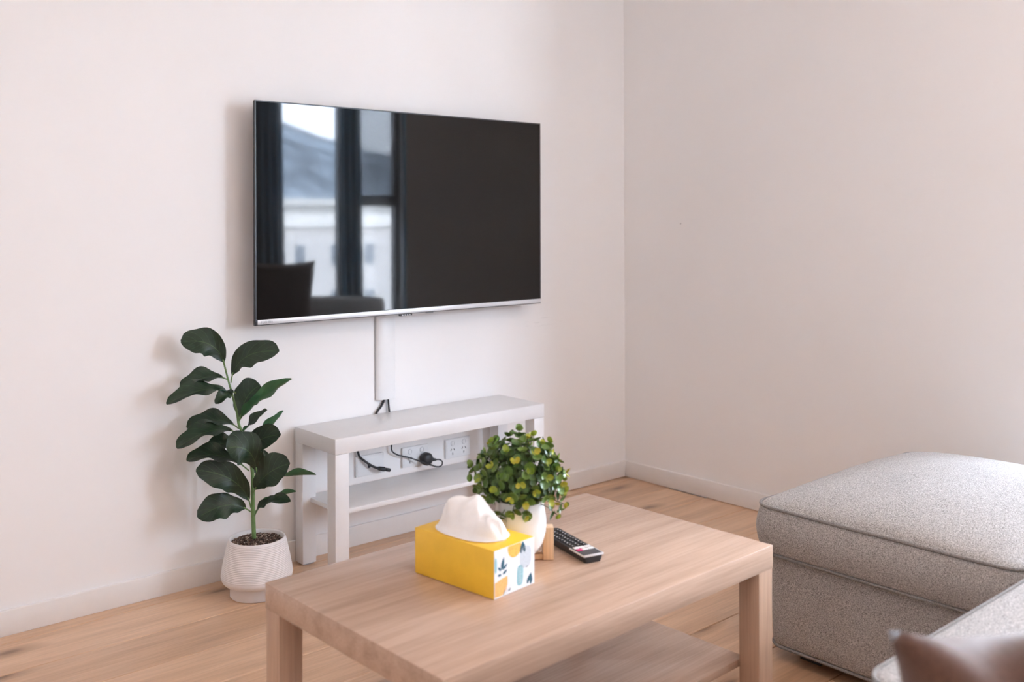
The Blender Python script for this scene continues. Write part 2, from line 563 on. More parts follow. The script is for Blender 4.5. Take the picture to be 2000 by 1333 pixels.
curtain(1.66, 2.35, 'wide dark blue grey curtain drawn over the wall past the transom', 8)
rod = empty('curtain_rod', (1.2, YB + .075, 2.45))
tag(rod, 'slim black curtain rod above the window', 'curtain rod')
bm = bmesh.new(); tube_bm(bm, [(-1.15, 0, 0), (1.25, 0, 0)], 0.01, 12)
finish(bm, 'rod', BLACK_PLASTIC, rod, True, angle=0.6)
for xx in (-1.15, 1.25):
    bm = bmesh.new(); bmesh.ops.create_uvsphere(bm, u_segments=12, v_segments=8, radius=0.02)
    finish(bm, 'finial', BLACK_PLASTIC, rod, True, loc=(xx, 0, 0))
for xx in (-1.0, 1.1):
    bm = bmesh.new(); tube_bm(bm, [(xx, 0, 0), (xx, -0.075, 0)], 0.006, 8)
    finish(bm, 'bracket', BLACK_PLASTIC, rod)

# ------------------------------------------------------------------ low oak coffee table
TROT = 0.026
table = empty('coffee_table', (-2.378, -1.241, 0.0), TROT)
tag(table, 'low pale oak coffee table with thick top and lower shelf', 'table')
TW, TD, TH = 0.90, 0.55, 0.452
def lathe_obj(name, prof, mat, parent=None, seg=48, loc=None):
    bm = bmesh.new(); lathe_bm(bm, prof, seg)
    return finish(bm, name, mat, parent, True, loc, angle=0.7)
box('table_top', 0, TW, -TD, 0, TH - .05, TH, OAK_X, table, 0.0018)
for ix in (0, 1):
    for iy in (0, 1):
        x0 = 0.0015 if ix == 0 else TW - .0515
        y0 = -TD + .0015 if iy == 0 else -.0515
        box('leg', x0, x0 + .05, y0, y0 + .05, 0.0, TH - .05, OAK_Z, table, 0.0012)
box('shelf', 0.028, TW - .028, -TD + .0525, -.0525, 0.189, 0.205, OAK_X, table, 0.001)

# ------------------------------------------------------------------ white TV bench
BX, BY, BH = -1.648, -0.016, 0.456
bench = empty('tv_bench', (BX, BY, 0.0))
tag(bench, 'white low TV bench with open shelf under the television', 'tv bench')
box('bench_top', 0, .90, -.26, 0, BH - .05, BH, WHITE_FOIL, bench, 0.0012)
for x0 in (0.0005, .8495):
    for y0 in (-.2595, -.0505):
        lg = box('leg', x0, x0 + .05, y0, y0 + .05, 0.005, BH - .051, WHITE_FOIL, bench, 0.0012)
        box('foot_pad', x0 + .006, x0 + .044, y0 + .006, y0 + .044, 0.0, 0.005, GREY_LINE, lg)
box('shelf', 0.03, .87, -.248, -.012, 0.208, 0.223, WHITE_FOIL, bench, 0.001)

# ------------------------------------------------------------------ television
TVX, TVY, TVZ, TVW, TVH = -1.8275, -0.0916, 0.815, 1.233, 0.7187
tv = empty('television', (TVX, TVY, TVZ))
tag(tv, 'large black flat screen television with thin silver bottom strip on wall', 'television')
bm = bmesh.new()
add_box(bm, 0.0, TVW, 0.002, 0.014, 0.0, TVH, 0.002)
add_box(bm, 0.16, TVW - .16, 0.014, 0.056, 0.05, 0.47, 0.012)
finish(bm, 'back_shell', BLACK_PLASTIC, tv, True, angle=0.6)
bm = bmesh.new()
f = 0.004
add_box(bm, 0.0, f, -0.001, 0.002, 0.017, TVH)
add_box(bm, TVW - f, TVW, -0.001, 0.002, 0.017, TVH)
add_box(bm, f, TVW - f, -0.001, 0.002, TVH - f, TVH)
finish(bm, 'bezel', mat_plain('bezel_dark', (0.03, 0.035, 0.04), 0.35), tv)
box('screen', f, TVW - f, 0.0, 0.002, 0.017, TVH - f, SCREEN, tv)
box('silver_strip', 0.006, TVW - .003, -0.004, 0.002, 0.0015, 0.017, SILVER, tv, 0.001)
box('end_cap', -0.003, 0.006, -0.0045, 0.008, -0.001, 0.019, BLACK_PLASTIC, tv, 0.001)
box('lower_edge', 0.006, TVW - .003, -0.003, 0.008, -0.001, 0.0015, BLACK_PLASTIC, tv)
td = bpy.data.curves.new('brand_lettering', 'FONT')
td.body = 'TOSHIBA'
td.size = 0.0105
td.extrude = 0.0002
to = bpy.data.objects.new('tmp_text', td)
COL.objects.link(to)
bpy.context.view_layer.update()
me = bpy.data.meshes.new_from_object(to)
bpy.data.objects.remove(to)
me.materials.clear()
link('brand_lettering', me, LOGO_GREY, tv, (0.016, -0.0045, 0.0055), (math.pi / 2, 0, 0))
# sensor lump under the bottom strip
sn = box('sensor', 0.552, 0.604, -0.004, 0.008, -0.0075, -0.001, BLACK_PLASTIC, tv, 0.0015)
for k in range(4):
    box('sensor_window', 0.560 + k * .0105, 0.565 + k * .0105, -0.0045, -0.004, -0.006, -0.0025, SILVER, sn)
box('energy_tab', 0.668, 0.700, -0.001, 0.004, -0.0045, -0.001, LOGO_GREY, tv, 0.0005)
# wall bracket
bm = bmesh.new()
add_box(bm, 0.35, 0.88, 0.0746, 0.0896, 0.24, 0.42, 0.002)
add_box(bm, 0.42, 0.46, 0.0555, 0.0746, 0.14, 0.46, 0.002)
add_box(bm, 0.77, 0.81, 0.0555, 0.0746, 0.14, 0.46, 0.002)
finish(bm, 'wall_bracket', BLACK_PLASTIC, tv)

# ------------------------------------------------------------------ white cable cover and cables
cover = empty('cable_cover', (-1.279, 0.0, 0.503))
tag(cover, 'white half-round cable cover running down the wall below the television', 'cable cover')
bm = bmesh.new()
n = 16
hw, dp, zt = 0.041, 0.021, 0.335
lo, up = [], []
for k in range(n + 1):
    a = math.pi * k / n
    xx, yy = -hw * math.cos(a), -dp * (max(0.0, math.sin(a)) ** 0.55)
    lo.append(bm.verts.new((xx, yy - 0.0005, 0))); up.append(bm.verts.new((xx, yy - 0.0005, zt)))
for k in range(n):
    bm.faces.new((lo[k], lo[k + 1], up[k + 1], up[k]))
bm.faces.new(up)
finish(bm, 'cover_shell', WHITE_PLASTIC, cover, True, angle=1.2)
box('seam', 0.0408, 0.0422, -0.003, -0.0003, 0.0, zt, GREY_LINE, cover)
box('seam', -0.0422, -0.0408, -0.003, -0.0003, 0.0, zt, GREY_LINE, cover)

def cable(name, pts, rad, mat, label, group=None, per=8):
    bm = bmesh.new()
    o = Vector(pts[0])
    P = [p - o for p in smooth_path(pts, per)]
    tube_bm(bm, P, rad, 8)
    ob = finish(bm, name, mat, None, True, loc=o, angle=1.0)
    return tag(ob, label, 'cable', group)
THIN_GREY = mat_plain('grey_cable', (0.55, 0.56, 0.58), 0.5)
cable('power_cable', [(-1.268, -0.009, 0.53), (-1.270, -0.009, 0.505), (-1.266, -0.008, 0.47), (-1.262, -0.008, 0.44), (-1.259, -0.009, 0.39)], 0.0035, BLACK_PLASTIC,
      'black cable leaving the cover on the right and dropping behind the bench')
cable('antenna_cable', [(-1.284, -0.009, 0.53), (-1.286, -0.009, 0.505), (-1.298, -0.008, 0.48), (-1.320, -0.008, 0.455), (-1.33, -0.009, 0.40)], 0.0042, BLACK_PLASTIC,
      'thick black cable slanting left out of the cover behind the bench')
cable('grey_cable', [(-1.277, -0.007, 0.53), (-1.277, -0.007, 0.50), (-1.276, -0.007, 0.46), (-1.275, -0.007, 0.40)], 0.0014, THIN_GREY,
      'thin grey wire between two black cables below the cover')

# ------------------------------------------------------------------ wall outlets
def outlet_base(name, x0, label, group=None):
    e = empty(name, (x0 + .0585, 0.0, 0.2765))
    tag(e, label, 'outlet', group)
    pl = box('plate', -.0585, .0585, -.0095, -0.0002, -.0365, .0365, WHITE_PLASTIC, e, 0.0025, 3)
    box('face', -.053, .053, -.0108, -.0095, -.031, .031, WHITE_PLASTIC, e, 0.0008)
    return e
def sockets(e):
    for sx_ in (-.027, .027):
        bm = bmesh.new()
        for (dx, dz, an) in ((-.0075, .002, .5), (.0075, .002, -.5), (0, -.0135, 0)):
            r = bmesh.ops.create_cube(bm, size=1.0)
            for v in r['verts']:
                p = Vector((v.co.x * .0026, v.co.y * .001, v.co.z * .0085))
                p.rotate(Matrix.Rotation(an, 3, 'Y'))
                v.co = p + Vector((dx, 0, dz))
        finish(bm, 'socket_slots', DARK_SLOT, e, loc=(sx_, -.0109, -.006))
        sw = box('switch', -.006, .006, -.0018, 0.0, -.008, .008, WHITE_PLASTIC, e, 0.0014, 2)
        sw.location = (sx_, -.0108, .0195)
        bm = bmesh.new()
        tube_bm(bm, [(0.0092 * math.cos(a * .314), -.0003, 0.0092 * math.sin(a * .314)) for a in range(21)], 0.0005, 6, False)
        finish(bm, 'switch_ring', GREY_LINE, e, loc=(sx_, -.0108, .0195))
o1 = outlet_base('data_outlet', -1.406, 'white data outlet plate beside the black connector under the bench')
for dx, mt in ((-.006, DARK_SLOT), (.012, WHITE_PLASTIC)):
    p_ = box('data_port', -.0055, .0055, -.0016, 0.0, -.007, .007, mt, o1, 0.0008)
    p_.location = (dx, -.0108, -.003)
o2 = outlet_base('power_outlet', -1.208, 'white double power outlet with black plug in its socket')
sockets(o2)
o3 = outlet_base('power_outlet', -1.010, 'white double power outlet with both sockets empty')
sockets(o3)
# black round plug with its lead
plug = empty('power_plug', (-1.112, -0.0112, 0.262))
tag(plug, 'round black power plug pushed into the wall outlet', 'plug')
bm = bmesh.new()
lathe_bm(bm, [(0, 0), (.0215, 0), (.0235, .004), (.0235, .022), (.020, .028), (.012, .031), (0, .032)], 32)
finish(bm, 'plug_body', BLACK_PLASTIC, plug, True, rot=(math.pi / 2, 0, 0), angle=0.7)
bm = bmesh.new()
tube_bm(bm, [(.016, -.014, -.004), (.028, -.017, -.007), (.040, -.019, -.009)], [.009, .0065, .0045], 12)
finish(bm, 'strain_relief', BLACK_PLASTIC, plug, True, angle=0.8)
ld = [(-.137, .003, .17), (-.14, .001, .10), (-.148, -.004, .056), (-.125, -.006, .034), (-.080, -.012, .018), (-.035, -.026, -.002), (.005, -.038, -.020),
      (.030, -.042, -.029), (.050, -.040, -.028), (.060, -.032, -.018), (.053, -.024, -.010), (.040, -.019, -.009)]
bm = bmesh.new()
tube_bm(bm, smooth_path(ld, 8), .0027, 8)
finish(bm, 'lead', BLACK_PLASTIC, plug, True, angle=1.0)
# loose connector hanging under the bench
con = empty('loose_connector', (-1.40, -0.0075, 0.42))
tag(con, 'loose black connector cable dangling in front of the data outlet', 'cable')
bm = bmesh.new()
tube_bm(bm, smooth_path([(0, 0, 0.0), (0, 0, -.06), (.004, -.006, -.102), (.024, -.016, -.125), (.052, -.026, -.146), (.072, -.032, -.154)], 8), .0042, 10)
finish(bm, 'lead', BLACK_PLASTIC, con, True, angle=1.0)
bm = bmesh.new()
tube_bm(bm, [(.066, -.030, -.152), (.071, -.032, -.154), (.090, -.036, -.159), (.093, -.036, -.160)], [.005, .0075, .0085, .006], 12)
finish(bm, 'grip', BLACK_PLASTIC, con, True, angle=0.8)
bm = bmesh.new()
tube_bm(bm, [(.092, -.036, -.160), (.096, -.037, -.161), (.110, -.040, -.165), (.113, -.0405, -.166)], [.004, .0065, .0065, .004], 12)
finish(bm, 'tip', BLACK_PLASTIC, con, True, angle=0.8)

# ------------------------------------------------------------------ upholstery
def rrect(hx, hy, r, nc=8, ns=10):
    r = min(r, hx - 1e-4, hy - 1e-4)
    P = []
    cs = [(hx - r, hy - r, 0), (-(hx - r), hy - r, 90), (-(hx - r), -(hy - r), 180), (hx - r, -(hy - r), 270)]
    for i, (cx_, cy_, a0) in enumerate(cs):
        for k in range(nc + 1):
            a = math.radians(a0 + 90 * k / nc)
            P.append((cx_ + r * math.cos(a), cy_ + r * math.sin(a)))
        nx, ny, na = cs[(i + 1) % 4]
        a = math.radians(a0 + 90)
        p0 = (cx_ + r * math.cos(a), cy_ + r * math.sin(a))
        p1 = (nx + r * math.cos(math.radians(na)), ny + r * math.sin(math.radians(na)))
        for k in range(1, ns):
            P.append((p0[0] + (p1[0] - p0[0]) * k / ns, p0[1] + (p1[1] - p0[1]) * k / ns))
    return P

def upholstered(name, hx, hy, z0, z1, r, bulge, crown, power, mat, parent, top_rings=14, wob=0.003, bottom_bulge=0.0):
    """box cushion: bulging sides, crowned top that rolls down to a seam at z1"""
    bm = bmesh.new()
    loops = []
    prof = [(0.03, z0 + 0.0), (0.006, z0 + .004), (0.0, z0 + .010)]
    for k in range(1, 8):
        f_ = k / 8
        prof.append((-bulge * math.sin(math.pi * f_), z0 + .01 + (z1 - z0 - .012) * f_))
    prof += [(0.0, z1 - .002), (0.003, z1 + .001)]
    for ins, z in prof:
        loops.append([bm.verts.new((x, y, z + (noise.noise(Vector((x * 4, y * 4, 3))) * wob if z > z1 - .03 else 0))) for x, y in rrect(hx - ins, hy - ins, max(r - ins, .01))])
    hm = min(hx, hy)
    for k in range(1, top_rings + 1):
        ins = hm * (k / top_rings) ** 1.5 * 0.97 + 0.003
        lp = []
        for x, y in rrect(hx - ins, hy - ins, max(r * (1 - k / top_rings), .012)):
            a = max(0.0, 1 - (x / hx) ** 2) * max(0.0, 1 - (y / hy) ** 2)
            z = z1 + crown * a ** power + noise.noise(Vector((x * 4, y * 4, 3))) * wob
            lp.append(bm.verts.new((x, y, z)))
        loops.append(lp)
    N = len(loops[0])
    for a, b in zip(loops[:-1], loops[1:]):
        for k in range(N):
            bm.faces.new((a[k], a[(k + 1) % N], b[(k + 1) % N], b[k]))
    bm.faces.new(loops[-1])
    bm.faces.new(loops[0][::-1])
    return finish(bm, name, mat, parent, True)

def piping(name, hx, hy, z, r, rad, mat, parent, wob=0.003, outset=0.0):
    bm = bmesh.new()
    P = [Vector((x, y, z + noise.noise(Vector((x * 4, y * 4, 3))) * wob)) for x, y in rrect(hx + outset, hy + outset, r)]
    P.append(P[0])
    tube_bm(bm, P, rad, 6, False)
    return finish(bm, name, mat, parent, True)

# footstool in front of the sofa
fs = empty('footstool', (-0.655, -1.795, 0.0))
tag(fs, 'square grey tweed footstool with a thick crowned cushion top', 'footstool')
HX, HY = 0.435, 0.345
upholstered('base', HX - .024, HY - .024, 0.034, 0.272, 0.05, 0.004, 0.0, 1.0, SOFA, fs)
cu = upholstered('cushion', HX, HY, 0.276, 0.398, 0.055, 0.012, 0.074, 0.54, SOFA, fs)
piping('piping', HX, HY, 0.399, 0.055, 0.0042, PIPING, cu)
piping('piping', HX - .004, HY - .004, 0.279, 0.05, 0.004, PIPING, cu, 0.0, 0.002)
piping('hem', HX - .025, HY - .025, 0.037, 0.05, 0.004, PIPING, fs, 0.0, 0.001)
for sx_ in (-1, 1):
    for sy_ in (-1, 1):
        box('foot', sx_ * .33 - .03, sx_ * .33 + .03, sy_ * .22 - .03, sy_ * .22 + .03, 0.0, 0.036, BLACK_PLASTIC, fs)

# sofa facing the television, its front edge just behind the footstool
SX0, SX1, SY0, SY1 = -2.76, 0.52, -2.195, -3.05
sofa = empty('sofa', ((SX0 + SX1) / 2, (SY0 + SY1) / 2, 0.0))
tag(sofa, 'long grey fabric sofa with flat seat cushions behind the footstool', 'sofa')
def off(o, x, y, z=0): o.location = (x, y, z); return o
hw = (SX1 - SX0) / 2
off(upholstered('base', hw + .02, .40, 0.05, 0.285, 0.04, 0.002, 0.0, 1.0, SOFA, sofa), 0, -.02)
for xa, xb in ((-2.76, -1.868), (-1.862, -.675), (-.669, .52)):
    hc = (xb - xa) / 2
    c_ = off(upholstered('seat_cushion', hc, .335, 0.288, 0.438, 0.05, 0.002, 0.018, 0.35, SOFA, sofa, wob=0.001), (xa + xb) / 2 - (SX0 + SX1) / 2, .092)
    piping('piping', hc, .335, 0.439, 0.05, 0.0038, PIPING, c_, 0.001)
bk = off(upholstered('backrest', hw + .02, .105, 0.288, 0.60, 0.08, 0.012, 0.06, 0.5, SOFA, sofa, wob=0.002), 0, -.355)
for sx_ in (-1, 1):
    for sy_ in (-1, 1):
        box('foot', sx_ * (hw - .1) - .03, sx_ * (hw - .1) + .03, sy_ * .3 - .03, sy_ * .3 + .03, 0.0, 0.052, BLACK_PLASTIC, sofa)
SOFA_C = ((SX0 + SX1) / 2, (SY0 + SY1) / 2)

def pillow_mesh(size, front, back, sag=None, n=24):
    """square throw cushion standing in its x-y plane; front is +z; sag(u) lowers the top seam"""
    bm = bmesh.new()
    F_, K_ = {}, {}
    for i in range(n + 1):
        for j in range(n + 1):
            u, v = -1 + 2 * i / n, -1 + 2 * j / n
            x = u * (1 - 0.07 * (1 - v * v)) * size / 2
            y = v * (1 - 0.07 * (1 - u * u)) * size / 2
            b = max(0.0, (1 - u ** 4) * (1 - v ** 4))
            s = sag(u) * max(0.0, (v + 1) / 2) ** 3 if sag else 0.0
            w = 0.006 * noise.noise(Vector((u * 2.3, v * 2.3, 1.7)))
            edge = i in (0, n) or j in (0, n)
            F_[i, j] = bm.verts.new((x, y - s, 0 if edge else front * b ** 0.55 + w * b - s * 0.5))
            K_[i, j] = F_[i, j] if edge else bm.verts.new((x, y - s * 0.05, -back * b ** 0.45 + w * b))
    for i in range(n):
        for j in range(n):
            bm.faces.new((F_[i, j], F_[i + 1, j], F_[i + 1, j + 1], F_[i, j + 1]))
            q_ = (K_[i, j], K_[i, j + 1], K_[i + 1, j + 1], K_[i + 1, j])
            if q_[0] is not F_[i, j] or q_[1] is not F_[i, j + 1] or q_[2] is not F_[i + 1, j + 1] or q_[3] is not F_[i + 1, j]:
                bm.faces.new(q_)
    return bm

def stand(o, corner, along, lean, size, rise=0.0):
    """put the upper left corner of a standing cushion at a point; along = compass of its top edge"""
    X = Vector((math.cos(along), math.sin(along), rise)).normalized()
    back_dir = Vector((0, 0, 1)).cross(X).normalized()
    Y = (X.cross(back_dir) * -1.0 if X.cross(back_dir).z < 0 else X.cross(back_dir)) * math.cos(lean) + back_dir * math.sin(lean)
    Y.normalize()
    Z = X.cross(Y)
    R_ = Matrix((X, Y, Z)).transposed()
    o.rotation_euler = R_.to_euler()
    o.location = Vector(corner) - R_ @ Vector((-size / 2, size / 2, 0))

# brown cushion propped up on the left seat of the sofa
bm = pillow_mesh(0.30, 0.045, 0.085, lambda u: 0.034 * math.exp(-((u + .28) / .34) ** 2))
bp = finish(bm, 'throw_cushion', BROWN, None, True)
stand(bp, (-2.35, -2.50, 0.746), math.atan2(-.66, .75), math.radians(14), 0.30, 0.09)
tag(bp, 'brown throw cushion with a dented top edge propped on the sofa seat', 'cushion')
# second cushion against the backrest
bm = pillow_mesh(0.44, 0.075, 0.075)
b2 = finish(bm, 'throw_cushion', mat_fabric('dark_brown_cloth', (0.07, 0.05, 0.045), (0.12, 0.085, 0.07), 300.0, 0.9, 0.2), None, True)
b2.location = (-0.34, -2.745, 0.675)
b2.rotation_euler = (math.radians(82), 0.0, 0.0)
tag(b2, 'dark brown throw cushion leaning upright against the sofa backrest', 'cushion')

# ------------------------------------------------------------------ tissue box
YELLOW = mat_plain('yellow_card', (0.92, 0.56, 0.045), 0.4, var=0.03)
CARD_EDGE = mat_plain('pale_card_edge', (0.85, 0.78, 0.60), 0.6)
def mat_tissue():
    m, t, b = M_new('tissue_paper')
    n = noise_node(t, coords(t), 60.0, 3.0)
    r = ramp(t, n.outputs['Fac'], [(0.3, (0.86, 0.84, 0.82)), (0.7, (0.90, 0.885, 0.87))])
    t.links.new(r.outputs[0], b.inputs['Base Color'])
    b.inputs['Roughness'].default_value = 0.9
    b.inputs['Subsurface Weight'].default_value = 0.0
    bump(t, b, n.outputs['Fac'], 0.1, 0.0008)
    return m
TISSUE = mat_tissue()
bl, bw, bh = 0.214, 0.113, 0.09
tb = empty('tissue_box', (-2.063, -1.491, TH), math.radians(7.0))
tag(tb, 'yellow tissue box with leaf patterned white end on the coffee table', 'tissue box')
CARD_WHITE = mat_plain('white_card', (0.70, 0.70, 0.70), 0.5, var=0.01)
bm = bmesh.new(); add_box(bm, -bw / 2, bw / 2, -bl / 2, bl / 2, 0.0005, bh, 0.0012, 2)
bx_ = finish(bm, 'carton', YELLOW, tb, True, angle=0.6)
def flat(name, pts, mat, parent, y=-0.0009):
    """printed patch on the end panel; pts in the panel plane (x, z)"""
    bm = bmesh.new()
    f_ = [bm.verts.new((p[0], 0, p[1])) for p in pts]
    bk_ = [bm.verts.new((p[0], 0.0004, p[1])) for p in pts]
    bm.faces.new(f_); bm.faces.new(bk_[::-1])
    for i in range(len(pts)):
        j = (i + 1) % len(pts)
        bm.faces.new((f_[i], f_[j], bk_[j], bk_[i]))
    o = finish(bm, name, mat, parent)
    o.location = (0, y, 0)
    return o
end = box('end_panel', -bw / 2 + .0004, bw / 2 - .0004, -bl / 2 - .0008, -bl / 2 + .0006, 0.001, bh - .0006, CARD_WHITE, tb)
TEAL = mat_plain('print_teal', (0.006, 0.075, 0.115), 0.5)
PYEL = mat_plain('print_yellow', (0.72, 0.42, 0.07), 0.5, var=0.15, scale=200)
PORA = mat_plain('print_orange', (0.74, 0.40, 0.13), 0.5, var=0.12, scale=200)
PGRY = mat_plain('print_grey', (0.50, 0.54, 0.57), 0.5, var=0.08, scale=300)
PAQU = mat_plain('print_aqua', (0.24, 0.46, 0.49), 0.5, var=0.15, scale=300)
ey = -bl / 2 - .0010
def ell(cx_, cz_, rx, rz, rot=0.0, n=20, p=2.0):
    out = []
    for k in range(n):
        a = 2 * math.pi * k / n
        c_, s_ = math.cos(a), math.sin(a)
        x_ = rx * math.copysign(abs(c_) ** (2 / p), c_); z_ = rz * math.copysign(abs(s_) ** (2 / p), s_)
        out.append((cx_ + x_ * math.cos(rot) - z_ * math.sin(rot), cz_ + x_ * math.sin(rot) + z_ * math.cos(rot)))
    return out
def petal(x0, z0, x1, z1, w, n=8):
    d = Vector((x1 - x0, z1 - z0)); L_ = d.length; d /= L_; q_ = Vector((-d.y, d.x))
    A = [Vector((x0, z0)) + d * L_ * k / n + q_ * w * math.sin(math.pi * (k / n) ** 0.85) for k in range(n)]
    B = [Vector((x0, z0)) + d * L_ * k / n - q_ * w * math.sin(math.pi * (k / n) ** 0.85) for k in range(n, 0, -1)]
    return [(p_.x, p_.y) for p_ in A + B]
def heart(cx_, cz_, s, rot=0.0):
    base = [(0, 1.0), (.35, .55), (.62, .05), (.66, -.4), (.48, -.75), (.25, -.7), (0, -.15), (-.25, -.7), (-.48, -.75), (-.66, -.4), (-.62, .05), (-.35, .55)]
    c_, s_ = math.cos(rot), math.sin(rot)
    return [(cx_ + s * (x_ * c_ - z_ * s_), cz_ + s * (x_ * s_ + z_ * c_)) for x_, z_ in base]
X0 = -bw / 2
# each printed motif: (outline, colour), laid out on the end panel in metres from its lower left corner
motifs = [
    ([(X0 + .038, bh - .001)] + [(X0 + .056 + .019 * math.cos(a), bh - .006 + .019 * math.sin(a)) for a in [math.pi + math.pi * k / 14 for k in range(15)]] + [(X0 + .074, bh - .001)], PYEL),
    (ell(X0 + .087, .058, .016, .0205, 0.0, 22, 3.0), PGRY),
    (heart(X0 + .079, .077, .0125), TEAL),
    (heart(X0 + .099, .0125, .012, -.3), TEAL),
    (ell(X0 + .071, .027, .0088, .019, -.06, 22, 3.2), PAQU),
    ([(X0 + .0015, .004), (X0 + .020, .003), (X0 + .033, .010), (X0 + .036, .022), (X0 + .036, .036), (X0 + .020, .034), (X0 + .0015, .030)], PORA),
    (petal(X0 + .0200, .050, X0 + .0260, .073, .0042), TEAL),
    (petal(X0 + .0185, .0495, X0 + .0100, .0575, .0026), TEAL),
    (petal(X0 + .0225, .0500, X0 + .0360, .0590, .0028), TEAL),
    (petal(X0 + .0195, .0415, X0 + .0085, .0425, .0024), TEAL),
    (petal(X0 + .0225, .0415, X0 + .0355, .0475, .0027), TEAL),
    (petal(X0 + .088, .0375, X0 + .0955, .0395, .0011), DARK_SLOT),
    (petal(X0 + .038, .0060, X0 + .0455, .0105, .0014), DARK_SLOT),
    (petal(X0 + .024, .0015, X0 + .030, .016, .0009), TEAL),
    (petal(X0 + .026, .0015, X0 + .037, .022, .0008), PGRY),
    (petal(X0 + .029, .0015, X0 + .046, .018, .0008), PGRY),
    (ell(X0 + .004, .062, .003, .014, 0, 14, 3), PAQU),
]
for pts_, mt in motifs:
    flat('printed_motif', pts_, mt, end, ey)
for k in range(8):
    z_ = .013 + k * .0038
    flat('printed_motif', [(X0 + .066, z_), (X0 + .0755, z_ + .0016), (X0 + .0755, z_ + .0026), (X0 + .066, z_ + .001)], PGRY, end, ey - .0004)
# slot and the tissue puffing out of it
sl = []
for k in range(40):
    a = 2 * math.pi * k / 40
    sl.append((0.030 * math.cos(a), 0.082 * math.sin(a)))
bm = bmesh.new()
fa = [bm.verts.new((x_, y_, bh + .0003)) for x_, y_ in sl]
bm.faces.new(fa)
finish(bm, 'slot', CARD_EDGE, tb)
CREST = [(-1.0, 0.0), (-.92, .012), (-.8, .034), (-.65, .060), (-.45, .071), (-.2, .076), (0.05, .077), (.2, .070), (.36, .059), (.52, .052), (.7, .047), (.84, .039), (.94, .022), (1.0, 0.0)]
def crest_at(s):
    for (a_, za), (b_, zb) in zip(CREST[:-1], CREST[1:]):
        if s <= b_:
            f_ = (s - a_) / (b_ - a_); f_ = f_ * f_ * (3 - 2 * f_) * .35 + f_ * .65
            return za + (zb - za) * f_
    return 0.0
def tissue_sheet():
    bm = bmesh.new()
    nu, nv = 60, 40
    V_ = {}
    for i in range(nu + 1):
        for j in range(nv + 1):
            s = -1 + 2 * i / nu
            t_ = -1 + 2 * j / nv
            y_ = -s * 0.083 + 0.004
            wx = 0.040 * (max(0.0, 1 - abs(s) ** 2.6)) ** 0.5 + 0.004
            c = max(0.0, 1 - (abs(t_) / .9) ** 2.0)
            x_ = t_ * wx * (1.0 if abs(t_) < .85 else 1.0 + (abs(t_) - .85) * 1.1)
            z_ = crest_at(s) * 0.86 * c ** 0.62
            env = c ** .7 * min(1.0, z_ / .03)
            # soft folds fanning up from the slot
            ph_ = s * 7.5 + 1.6 * t_ + 1.2 * math.sin(3 * s)
            z_ += env * (0.0030 * math.sin(ph_) + 0.0025 * noise.noise(Vector((s * 1.9, t_ * 1.6, 4.0))))
            x_ += env * (0.0065 * math.sin(s * 5.0 + 0.9) + 0.0022 * math.sin(s * 15 + t_ * 3))
            y_ += env * 0.004 * math.sin(t_ * 6 + s * 4)
            V_[i, j] = bm.verts.new((x_, y_, bh + 0.0016 + max(0.0, z_)))
    for i in range(nu):
        for j in range(nv):
            bm.faces.new((V_[i, j], V_[i + 1, j], V_[i + 1, j + 1], V_[i, j + 1]))
    return bm
ts = finish(tissue_sheet(), 'tissue', TISSUE, tb, True)

# ------------------------------------------------------------------ remote control
rm = empty('remote_control', (-1.8285, -1.5885, TH), math.radians(-13.5))
tag(rm, 'slim black remote control with a silver end trim and small buttons', 'remote control')
RW, RL, RT = 0.046, 0.185, 0.017
bm = bmesh.new()
ring0, ring1, ring2 = [], [], []
for x_, y_ in rrect(RW / 2, RL / 2, .006, 4, 6):
    ring0.append(bm.verts.new((x_ * .80, y_ * .985 + RL / 2, 0.0004)))
    ring1.append(bm.verts.new((x_ * .95, y_ * .996 + RL / 2, RT * .45)))
    ring2.append(bm.verts.new((x_, y_ + RL / 2, RT)))
N = len(ring0)
for a, b in ((ring0, ring1), (ring1, ring2)):
    for k in range(N): bm.faces.new((a[k], a[(k + 1) % N], b[(k + 1) % N], b[k]))
bm.faces.new(ring0[::-1]); bm.faces.new(ring2)
finish(bm, 'body', BLACK_PLASTIC, rm, True, angle=0.6)
box('silver_trim', -RW / 2 - .0004, RW / 2 + .0004, -.0006, .0022, RT - .0034, RT + .0008, SILVER, rm, 0.0004)
for sx_ in (-1, 1):
    xx = sx_ * (RW / 2)
    box('silver_trim', xx - .0008, xx + .0006, .0022, .058, RT - .0034, RT + .0003, SILVER, rm, 0.0003)
GREYP = mat_plain('remote_label_grey', (0.075, 0.075, 0.08), 0.5)
box('label_area', -RW / 2 + .002, RW / 2 - .002, .003, .026, RT, RT + .0006, GREYP, rm)
PINK = mat_plain('pink_button', (0.75, 0.06, 0.22), 0.45)
BUTW = mat_plain('white_button', (0.82, 0.81, 0.80), 0.45)
for (bx0, by0, mt) in ((-.0135, .030, PINK), (.0, .030, BUTW), (.0135, .030, BUTW), (-.0135, .043, BUTW), (.0, .043, BUTW), (.0135, .043, BUTW)):
    box('button', bx0 - .006, bx0 + .006, by0, by0 + .009, RT, RT + .002, mt, rm, 0.0006)
BUTB = mat_plain('black_button', (0.03, 0.03, 0.032), 0.5)
bm = bmesh.new(); add_box(bm, -.0045, .0045, -.003, .003, 0, .0016, 0.0006); btn = finish(bm, 'button', BUTB, rm, True, angle=.6)
bm = bmesh.new(); add_box(bm, -.0012, .0012, -.0010, .0010, .0016, .0019); prt = finish(bm, 'button_mark', BUTW, btn)
first = True
